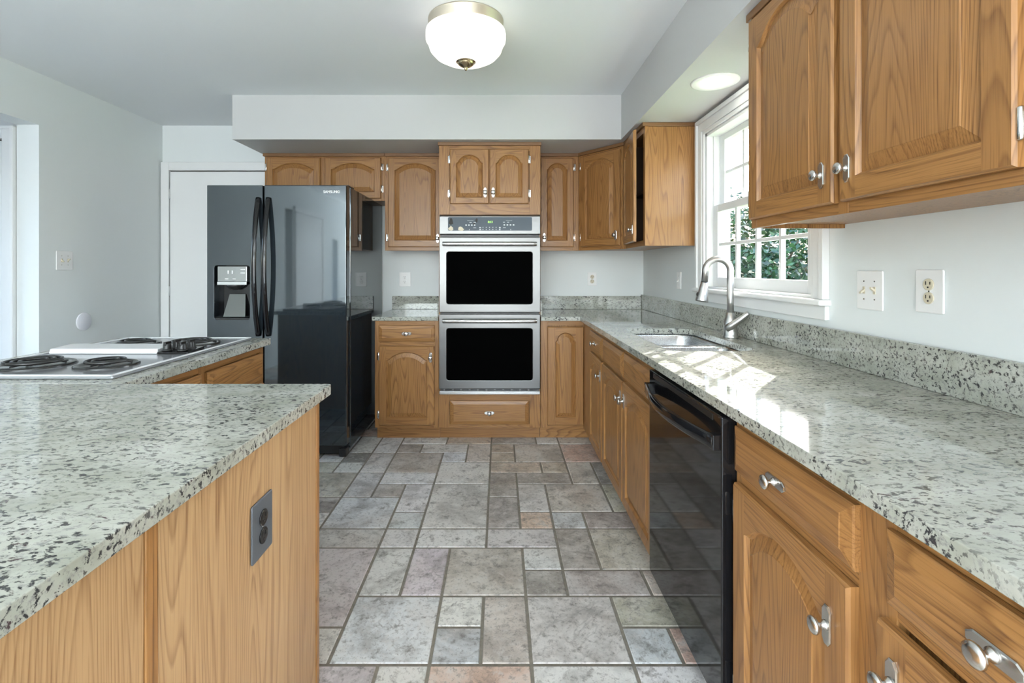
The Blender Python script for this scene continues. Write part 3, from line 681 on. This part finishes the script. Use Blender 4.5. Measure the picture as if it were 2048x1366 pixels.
# peninsula cabinet: oak end panels towards the aisle
PX = -.52
t = thing('peninsula_cabinet', 'oak-panelled peninsula cabinet under the foreground worktop', 'cabinet', (PX, .735, 0))
mb = MB(); mb.box(-1.33, -.012, -.50, .655, .0, ZK-.001); mb.build('carcass', OAK_V, t)
mb = MB(); mb.box(-.012, 0, .006, .640, .0, ZK-.001); mb.build('end_panel', VENEER, t)
mb = MB(); mb.box(-.012, 0, -.50, -.024, .0, ZK-.001); mb.build('end_panel', VENEER, t)
mb = MB(); mb.box(-.012, .003, -.022, .004, .0, ZK-.001); mb.build('corner_strip', OAK_V, t, bevel=.002)
mb = MB(); mb.box(-.012, .004, .640, .660, .0, ZK-.001); mb.build('corner_strip', OAK_V, t, bevel=.003)
# cooktop cabinet
t = thing('cooktop_cabinet', 'oak base cabinet with drawers under the electric cooktop', 'cabinet', (-1.165, 1.4625, 0), PI/2); Wk = .935
mb = MB(); mb.box(.001, Wk-.001, .019, .05, .098, ZK-.001); mb.box(.001, Wk-.001, .05, .66, .098, .70); mb.box(.001, .03, .05, .66, .70, ZK-.001); mb.box(Wk-.03, Wk-.001, .05, .66, .70, ZK-.001); mb.build('carcass', OAK_V, t)
frame(t, Wk, .098, ZK-.001, [(0, .03), (.42, .465), (Wk-.03, Wk)], [(.03, .42, .098, .13), (.465, Wk-.03, .098, .13), (.03, .42, .69, .72), (.465, Wk-.03, .69, .72), (.03, .42, .845, .875), (.465, Wk-.03, .845, .875)])
drawer(t, .012, .425, .715, .842, knob=False, name='false_front'); drawer(t, .460, .912, .715, .842, knob=False, name='false_front')
door(t, .012, .425, .12, .695, rise=.06, knob=(.38, .5), hinge='l'); door(t, .460, .912, .12, .695, rise=.06, knob=(.035, .5), hinge='r')
mb = MB(); mb.box(0, Wk, .070, .090, .001, .098); mb.build('toe_kick', OAK_H, t)

# ------------------------------------------------------------------ refrigerator
t = thing('refrigerator', 'black side-by-side refrigerator with an ice and water dispenser', 'refrigerator', (-1.923, 3.20, 0)); FW = .9154
mb = MB(); mb.box(.008, FW+.001, .085, .955, .045, 1.800); mb.build('cabinet_body', BLACKF, t, bevel=.006, seg=3)
SPL = .3685
dl = holed(rrect(0, SPL-.004, .088, 1.800, .004, 2), [rrect(.046, .281, .915, 1.274, .020, 5)], 0, .072, 'y', 'left_door', BLACKF, t, bevel=.006, seg=3)
mb = MB(); mb.box(SPL+.004, FW, 0, .072, .088, 1.802); dr = mb.build('right_door', BLACKF, t, bevel=.008, seg=4)
mb = MB(); mb.box(.03, FW-.03, .045, .085, .02, .084); mb.box(FW-.06, FW-.012, .03, .10, .004, .06); mb.box(.012, .06, .03, .10, .004, .06); mb.build('base_grille', BLACKM, t, bevel=.006)
mb = MB(); mb.box(FW-.10, FW-.006, .075, .19, 1.8015, 1.814); mb.build('hinge_cover', BLACKM, t, bevel=.006)
mb = MB(); mb.box(.02, FW-.02, .073, .084, .09, 1.795); mb.build('door_seal', BLACKM, t)
def fhandle(x, par):
    pts = []; rr = []
    for k in range(33):
        s = k/32; z = .812+.905*s; pts.append((x, -.004-.062*math.sin(PI*s)**.8, z)); rr.append(.0165)
    mb = MB(); mb.tube(pts, rr, 14, flat=(1, .62), upv=(1, 0, 0)); return mb.build('handle', BLACKG, par)
fhandle(SPL-.030, dl); fhandle(SPL+.036, dr)
mb = MB()
mb.box(.0465, .2805, .060, .0715, .9155, 1.2735); mb.build('dispenser_cavity', BLACKG, dl)
mb = MB(); mb.box(.071, .263, -.004, .055, 1.165, 1.268, 0); o = mb.build('dispenser_display', plain('display_silver', (.33, .34, .34), .22, .8), dl, bevel=.004)
mb = MB(); mb.box(.071, .263, -.009, -.004, 1.146, 1.166); mb.build('display_trim', plain('display_rim', (.62, .64, .63), .3, .5), dl, bevel=.002)
mb = MB()
for (a, b, c, d_) in ((.138, .145, 1.218, 1.240), (.165, .172, 1.218, 1.240), (.120, .142, 1.183, 1.188), (.170, .190, 1.183, 1.188), (.222, .252, 1.245, 1.249), (.222, .252, 1.222, 1.226)): mb.box(a, b, -.0052, -.0045, c, d_)
mb.build('display_mark', LOGO, dl)
mb = MB(); mb.lathe([(.060, 0), (.045, .018), (.024, .030), (.02, .034)], (.167, .036, 1.146), (0, 0, -1), 20); mb.build('nozzle', BLACKM, dl)
mb = MB(); mb.add([(.118, .052, 1.085), (.225, .052, 1.085), (.245, .010, .935), (.098, .010, .935), (.118, .058, 1.085), (.225, .058, 1.085), (.245, .018, .930), (.098, .018, .930)], [(0,1,2,3),(4,7,6,5),(0,4,5,1),(1,5,6,2),(2,6,7,3),(3,7,4,0)])
mb.build('paddle', plain('smoked_chrome', (.22, .23, .23), .15, 1), dl, bevel=.002)
mb = MB(); mb.box(.05, .277, .002, .058, .9156, .928); mb.build('drip_tray', BLACKM, dl)
lettering('badge', 'SAMSUNG', .0235, .0006, LOGO, dr, (.8175, -.0008, 1.749), (PI/2, 0, 0), .0006)

# ------------------------------------------------------------------ double oven
t = thing('double_oven', 'stainless steel double wall oven with black glass doors', 'oven', (-.4345, 3.50, 0)); OW = .7225
mb = MB(); mb.box(.085, OW-.085, .0395, .60, .356, 1.636); mb.build('oven_body', BLACKM, t)
mb = MB(); mb.box(.004, OW-.004, .018, .039, .352, 1.640); mb.build('trim_frame', BLACKM, t)
mb = MB()   # control panel: sloped stainless surround
mb.prism([(.039, 1.642), (.010, 1.642), (-.006, 1.628), (-.012, 1.500), (.039, 1.492)], 0, OW, 'x'); cp = mb.build('control_panel', STEEL_MID, t, bevel=.003)
mb = MB(); mb.add([(.062, -.0085, 1.622), (.664, -.0085, 1.622), (.664, -.0135, 1.523), (.062, -.0135, 1.523)], [(0, 1, 2, 3)])
sl_ = lambda z: -.0085-.005*(1.622-z)/.099
mb = MB(); pp = rrect(.062, .664, 1.524, 1.622, .010, 4); n = len(pp)
mb.add([(p[0], sl_(p[1])+.002, p[1]) for p in pp]+[(p[0], sl_(p[1])-.0015, p[1]) for p in pp], [tuple(range(n, 2*n)), tuple(range(n))]+[(i, (i+1) % n, n+(i+1) % n, n+i) for i in range(n)])
mb.build('control_glass', SLATEG, cp)
mb = MB()
def mark(x0, x1, z0, z1): y = sl_((z0+z1)/2)-.0022; mb.box(x0, x1, y, y+.0006, z0, z1)
for k in range(4): mark(.187+k*.0205, .197+k*.0205, 1.559, 1.569)
for k in range(4): mark(.460+k*.0220, .471+k*.0220, 1.560, 1.571)
for k in range(6):
    for z in (1.545, 1.530): mark(.312+k*.0235-.0025, .316+k*.0235, z, z+.005)
for x in (.216, .246): mark(x, x+.016, 1.582, 1.586)
for x in (.456, .486): mark(x, x+.014, 1.583, 1.587)
mark(.286, .299, 1.542, 1.549); mark(.287, .299, 1.528, 1.535); mark(.428, .440, 1.541, 1.549); mark(.428, .438, 1.528, 1.535); mark(.244, .264, 1.543, 1.546); mark(.456, .476, 1.544, 1.547)
mark(.200, .245, 1.5965, 1.598); mark(.476, .522, 1.5965, 1.598); mark(.213, .217, 1.528, 1.535); mark(.509, .513, 1.528, 1.535)
mb.build('key_print', KEYS, cp)
lettering('clock_digits', '8:13', .020, .0003, GREEN, cp, (.365, sl_(1.588)-.0022, 1.580), (PI/2, 0, 0), .0003)
mb = MB(); R = random.Random(3)
for (cx, cz, rx, rz, nn) in ((.085, 1.538, .020, .022, 11), (.155, 1.535, .024, .018, 11)):
    pts = [(cx+rx*math.cos(2*PI*k/nn)*R.uniform(.6, 1.1), cz+max(-.0135, rz*math.sin(2*PI*k/nn)*R.uniform(.5, 1.15))) for k in range(nn)]
    mb.add([(p[0], sl_(p[1])-.0021, p[1]) for p in pts], [tuple(range(nn))])
mb.build('tan_patch', TANP, cp)  # irregular tan patches on the control glass
mb = MB()
for (cx, cz, rx, rz, nn) in ((.085, 1.585, .017, .026, 12), (.268, 1.600, .012, .016, 9), (.250, 1.575, .007, .014, 9)):
    pts = [(cx+rx*math.cos(2*PI*k/nn)*R.uniform(.5, 1.1), cz+rz*math.sin(2*PI*k/nn)*R.uniform(.5, 1.15)) for k in range(nn)]
    mb.add([(p[0], sl_(p[1])-.0021, p[1]) for p in pts], [tuple(range(nn))])
mb.build('dark_patch', HOLE, cp)  # irregular dark patches on the control glass
def oven_door(z0, z1, gz0, gz1, hz):
    d = holed([(.0, z0), (OW, z0), (OW, z1), (.0, z1)], [rrect(.053, OW-.056, gz0, gz1, .016, 5)], -.018, .018, 'y', 'oven_door', STEEL, t, bevel=.004, seg=3)
    mb = MB(); mb.box(.050, OW-.053, -.013, .016, gz0-.003, gz1+.003); mb.build('glass', OVENGL, d)
    mb = MB(); pts = []; 
    for k in range(25):
        s = k/24; pts.append((.028+(OW-.056)*s, -.056-.012*math.sin(PI*s), hz))
    mb.tube(pts, .0135, 14, flat=(1.12, .8), upv=(0, 0, 1))
    for x in (.045, OW-.045): mb.box(x-.011, x+.011, -.056, -.017, hz-.010, hz+.010)
    mb.build('handle', STEEL_LIGHT, d, bevel=.0015)
    return d
oven_door(.940, 1.478, 1.000, 1.372, 1.432-.004)
oven_door(.392, .926, .455, .825, .882)
mb = MB(); mb.box(0, OW, -.008, .030, .350, .374); mb.build('bottom_trim', STEEL_LIGHT, t, bevel=.003)
mb = MB()
for k in range(11): mb.box(.028+k*.0605, .030+k*.0605+.010, -.006, .02, .375, .391)
mb.build('vent_rib', STEEL, t)

# ------------------------------------------------------------------ dishwasher
t = thing('dishwasher', 'glossy black dishwasher with a curved bar handle', 'dishwasher', (.600, 1.861, 0), -PI/2); DWW = .606
mb = MB(); mb.box(.006, DWW-.006, .02, .585, .10, .862); mb.build('tub', BLACKM, t)
mb = MB(); mb.box(0, DWW, -.030, .020, .105, .868); dd = mb.build('door', BLACKG, t, bevel=.004, seg=3)
mb = MB(); mb.box(.01, DWW-.01, .055, .075, .001, .104); mb.build('toe_kick', BLACKM, t)
pts = [(.012+(DWW-.024)*k/28, -.044-.040*math.sin(PI*k/28)**.9, .800) for k in range(29)]
mb = MB(); mb.tube(pts, .020, 14, flat=(1, .42), upv=(0, 0, 1))
for x in (.018, DWW-.018): mb.box(x-.014, x+.014, -.050, -.028, .780, .820)
mb.build('handle', BLACKG, dd, bevel=.002)
mb = MB(); mb.box(.05, DWW-.05, -.0315, -.029, .846, .862); mb.build('control_strip', BLACKM, dd)

# ------------------------------------------------------------------ cooktop
t = thing('cooktop', 'electric coil cooktop with a raised centre vent and black knobs', 'cooktop', (-1.50, 1.94, .906))
cx, cy = -1.50, 1.94
mb = MB(); mb.box(CT0-cx, CT1-cx, CTY0-cy, CTY1-cy, .0005, .010); mb.build('top_plate', GREYE, t, bevel=.004, seg=3)
mb = MB(); mb.box(CT0-cx+.03, CT1-cx-.03, CTY0-cy+.03, CTY1-cy-.03, -.12, .0); mb.build('under_box', GREYE, t)
mb = MB()
for (a, b, c, d_) in ((CT0-cx, CT1-cx, CTY0-cy, CTY0-cy+.012), (CT0-cx, CT1-cx, CTY1-cy-.012, CTY1-cy), (CT0-cx, CT0-cx+.012, CTY0-cy, CTY1-cy), (CT1-cx-.012, CT1-cx, CTY0-cy, CTY1-cy)): mb.box(a, b, c, d_, .0095, .0145)
mb.build('rim', WHITEE, t, bevel=.003, seg=3)
mb = MB(); mb.prism([(-.030, .0105), (-.024, .030), (.075, .036), (.085, .0105)], CT0-cx+.03, CT1-cx-.14, 'x'); mb.build('vent_cover', WHITEE, t, bevel=.004)
mb = MB(); mb.prism([(-.030, .0105), (-.028, .018), (.082, .024), (.085, .0105)], CT1-cx-.14, CT1-cx-.02, 'x'); mb.build('control_strip', BLACKG, t, bevel=.002)
for (x, y) in ((-.115, -.006), (-.115, .050), (-.055, -.006), (-.055, .050)):
    mb = MB(); mb.lathe([(.019, 0), (.019, .004), (.015, .007), (.0145, .026), (.012, .028)], (CT1-cx+x, y, .0205), n=18); mb.box(CT1-cx+x-.005, CT1-cx+x+.005, y-.016, y+.016, .04, .056)
    mb.build('knob', BLACKM, t, bevel=.001)
def burner(x, y, r):
    mb = MB(); mb.lathe([(r+.022, .0102), (r+.022, .015), (r+.012, .017), (r+.004, .013), (r*.3, .0115), (.01, .0115)], (x, y, 0), n=40, cap=False); p = mb.build('drip_pan', PAN, t)
    pts = []; turns = 3 if r > .085 else 2; r -= .004
    for k in range(turns*28+1):
        a = 2*PI*k/28; q = .028+(r-.028)*k/(turns*28); pts.append((x+q*math.cos(a), y+q*math.sin(a), .027))
    pts += [(x+r+.012, y+.01, .020)]
    mb = MB(); mb.tube(pts, .0050, 8)
    for a in (0.5, 2.6, 4.7): mb.box(x-.0015, x+.0015, y, y+.001, .012, .013); mb.tube([(x+.015*math.cos(a), y+.015*math.sin(a), .0195), (x+r*math.cos(a), y+r*math.sin(a), .0195)], .0028, 6)
    mb.build('burner_coil', COIL, t)
burner(-.115, -.245, .092); burner(.135, -.245, .072); burner(-.115, .225, .072); burner(.135, .225, .092)

# ------------------------------------------------------------------ sink and faucet
t = thing('sink', 'double-bowl stainless steel undermount sink below the window', 'sink', (.905, 2.45, ZK))
def L2(pts): return [(p[0]-.905, p[1]-2.45) for p in pts]
bw = [L2(rrect(SX0-.004, SX1+.004, 2.395, SYb+.004, (.05, .05, .09, .05), 6)), L2(rrect(SX0-.004, SX1+.004, SYa-.004, 2.368, (.05, .09, .05, .05), 6))]
fl_ = holed(L2(rrect(SX0-.014, SX1+.014, SYa-.014, SYb+.014, .06, 5)), [bw[0], bw[1]], -.0025, -.0006, 'z', 'flange', SINKM, t)
for k, lp in enumerate(bw):
    mb = MB(); rings = [(lp, -.002), (offset(lp, .006), -.012), (offset(lp, .012), -.10), (offset(lp, .020), -.165), (offset(lp, .045), -.180)]; n = len(lp)
    vs = [(p[0], p[1], z) for (r_, z) in rings for p in r_]
    fs = [(i*n+k2, i*n+(k2+1) % n, (i+1)*n+(k2+1) % n, (i+1)*n+k2) for i in range(len(rings)-1) for k2 in range(n)]
    mb.add(vs, fs, 0, True); mb.add([(p[0], p[1], -.180) for p in rings[-1][0]], [tuple(range(n))])
    b = mb.build('bowl', SINKM, t, fixn=False); sm = b.modifiers.new('wall', 'SOLIDIFY'); sm.thickness = .0012; sm.offset = 1
    c = Vector((sum(p[0] for p in lp)/n, sum(p[1] for p in lp)/n)); mb = MB(); mb.lathe([(.045, 0), (.042, .003), (.03, .001), (.002, .001)], (c.x, c.y, -.1795), n=24); mb.build('drain', CHROME, b)
t = thing('kitchen_faucet', 'brushed nickel gooseneck faucet with pull-down spray head', 'faucet', (1.158, 2.45, .906))
mb = MB(); mb.lathe([(.038, 0), (.038, .003), (.034, .012), (.031, .045), (.0325, .050), (.0325, .066), (.030, .088), (.021, .108), (.0172, .125)], (0, 0, .0005), n=28); mb.build('body', NICKEL, t)
pts = [(0, 0, .10), (0, 0, .2)]; rad = .060; top = .334
dirx, diry = -.98, .15
for k in range(25):
    a = PI*k/24*.95; q = rad*(1-math.cos(a)); pts.append((dirx*q, diry*q, top+rad*math.sin(a)))
lx = rad*(1-math.cos(PI*.95)); pts.append((dirx*(lx+.006), diry*lx, .276))
mb = MB(); mb.tube(pts, .0165, 18); sp = mb.build('spout', NICKEL, t)
e = Vector(pts[-1]); dv = (Vector(pts[-1])-Vector(pts[-2])).normalized(); dv = (dv+Vector((-.06, 0, 0))).normalized()
mb = MB(); mb.lathe([(.0165, 0), (.0175, .002), (.0175, .008), (.019, .012), (.022, .04), (.031, .090), (.031, .097), (.026, .099), (.024, .095)], e, dv, 28); hd = mb.build('spray_head', NICKEL, t)
mb = MB(); c = e+dv*.062; sd_ = Vector((-1, .1, 0)); mb.lathe([(.012, 0), (.011, .006), (.006, .009)], c+sd_*.021, sd_, 14); mb.build('button', BLACKM, hd)
mb = MB(); mb.lathe([(.026, 0), (.026, .003), (.002, .003)], e+dv*.0945, dv, 20); mb.build('aerator', BLACKM, hd)
mb = MB(); mb.lathe([(.0172, -.002), (.0172, .0015)], e, dv, 20); mb.build('seam_ring', BLACKM, hd)
mb = MB(); mb.tube([(-.030, -.018, .046), (-.012, -.030, .060), (.025, -.055, .098), (.050, -.072, .126), (.054, -.075, .130)], [.017, .019, .015, .012, .009], 16); mb.build('lever', NICKEL, t)

# ------------------------------------------------------------------ lamps
t = thing('ceiling_light', 'round flush ceiling light with an opal glass shade and brass finial', 'ceiling light', (-.17, 2.43, ZC))
mb = MB(); mb.lathe([(.187, -.0005), (.187, -.008), (.180, -.012), (.182, -.050), (.170, -.056)], (0, 0, 0), n=64); mb.build('canopy', LAMPBASE, t)
mb = MB(); mb.lathe([(.184, -.052), (.197, -.058), (.199, -.070), (.196, -.078), (.199, -.085), (.198, -.100), (.188, -.112), (.1865, -.120), (.178, -.146), (.155, -.172), (.118, -.192), (.072, -.203), (.03, -.206), (.004, -.206)], (0, 0, 0), n=64, cap=False); mb.build('glass_shade', SHADE, t)
mb = MB(); mb.lathe([(.010, -.190), (.048, -.197), (.051, -.201), (.049, -.205), (.041, -.207), (.040, -.214), (.037, -.217), (.028, -.224), (.016, -.230), (.008, -.235), (.0085, -.241), (.003, -.247)], (0, 0, 0), n=32); mb.build('finial', BRASS, t)
t = thing('recessed_light', 'round recessed downlight in the soffit in front of the window', 'downlight', (1.055, 2.392, ZS))
mb = MB(); mb.lathe([(.112, -.0005), (.112, -.004), (.106, -.007), (.080, -.004), (.066, -.002)], (0, 0, 0), n=48, cap=False); mb.build('trim_ring', WHITEP, t)
mb = MB(); mb.lathe([(.066, -.002), (.040, -.008), (.001, -.010)], (0, 0, 0), n=40, cap=False); mb.build('lens', LENS, t)

# ------------------------------------------------------------------ wall plates
def plate(name, label, cat, loc, rz, w, h, kind, face=WHITEP, dev=IVORY):
    t = thing(name, label, cat, loc, rz)
    o = holed(rrect(-w/2, w/2, -h/2, h/2, .005, 3), [], -.006, -.0008, 'y', 'cover_plate', face, t, bevel=.003, seg=2) if False else None
    mb = MB(); mb.prism(rrect(-w/2, w/2, -h/2, h/2, .005, 3), -.006, -.0008, 'y'); mb.build('cover_plate', face, t, bevel=.003, seg=2)
    if kind == 'outlet':
        for dz in (.0195, -.0195):
            mb = MB(); mb.lathe([(.0172, 0), (.0172, .0022), (.016, .0030)], (0, -.006, dz), (0, -1, 0), 22); s = mb.build('socket', dev, t)
            mb = MB(); mb.box(-.0080, -.0056, -.0098, -.0088, dz-.001, dz+.009); mb.box(.0056, .0080, -.0098, -.0088, dz, dz+.008); mb.lathe([(.0026, 0), (.0026, .001)], (0, -.0088, dz-.008), (0, -1, 0), 10); mb.build('slots', HOLE, s)
        mb = MB(); mb.lathe([(.003, 0), (.0022, .001)], (0, -.006, 0), (0, -1, 0), 10); mb.build('screw', PEWTER, t)
    else:
        n = int(kind[-1]); xs = [0] if n == 1 else [-.023, .023]
        for i, x in enumerate(xs):
            mb = MB(); mb.box(x-.005, x+.005, -.0075, -.0055, -.012, .012); s = mb.build('switch', dev, t)
            up = 1 if i % 2 else -1; mb = MB(); mb.prism([(-.007, -.004), (-.007, .004), (-.020, up*.009+.003), (-.020, up*.009-.003)], x-.0038, x+.0038, 'x'); mb.build('toggle', dev, s)
            mb = MB()
            for z in (.030, -.030): mb.lathe([(.003, 0), (.0022, .001)], (x, -.006, z), (0, -1, 0), 10)
            mb.build('screw', PEWTER, t)
    return t
plate('wall_outlet', 'white wall outlet above the small worktop left of the ovens', 'outlet', (-.818, YB, 1.160), 0, .098, .122, 'outlet', WHITEP, WHITEP)
plate('wall_outlet', 'wall outlet with ivory sockets between the ovens and the room corner', 'outlet', (.793, YB, 1.163), 0, .078, .115, 'outlet')
plate('light_switch', 'single white switch under the cabinet with the open door', 'switch', (XR, 3.354, 1.171), -PI/2, .075, .118, 'switch1', WHITEP, WHITEP)
plate('light_switch', 'double ivory toggle switch right of the window', 'switch', (XR, 1.623, 1.179), -PI/2, .114, .130, 'switch2')
plate('wall_outlet', 'large ivory wall outlet beside the double switch on the window wall', 'outlet', (XR, 1.397, 1.186), -PI/2, .092, .125, 'outlet')
plate('light_switch', 'double toggle switch on the left wall beside the hall opening', 'switch', (XL, 3.252, 1.307), PI/2, .124, .127, 'switch2')
plate('wall_outlet', 'dark slate-grey outlet on the oak end of the peninsula', 'outlet', (PX, 1.058, .692), PI/2, .090, .124, 'outlet', SLATEP, BLACKG)
mb = MB(); mb.lathe([(.063, .0008), (.063, .004), (.058, .008), (.001, .009)], (0, 0, 0), (1, 0, 0), 40); o = mb.build('round_cover_plate', plain('lilac_white_plastic', (.82, .82, .87), .4), None, (XL, 3.404, .883))
tag(o, 'round white cover plate low on the left wall behind the cooktop', 'cover plate')
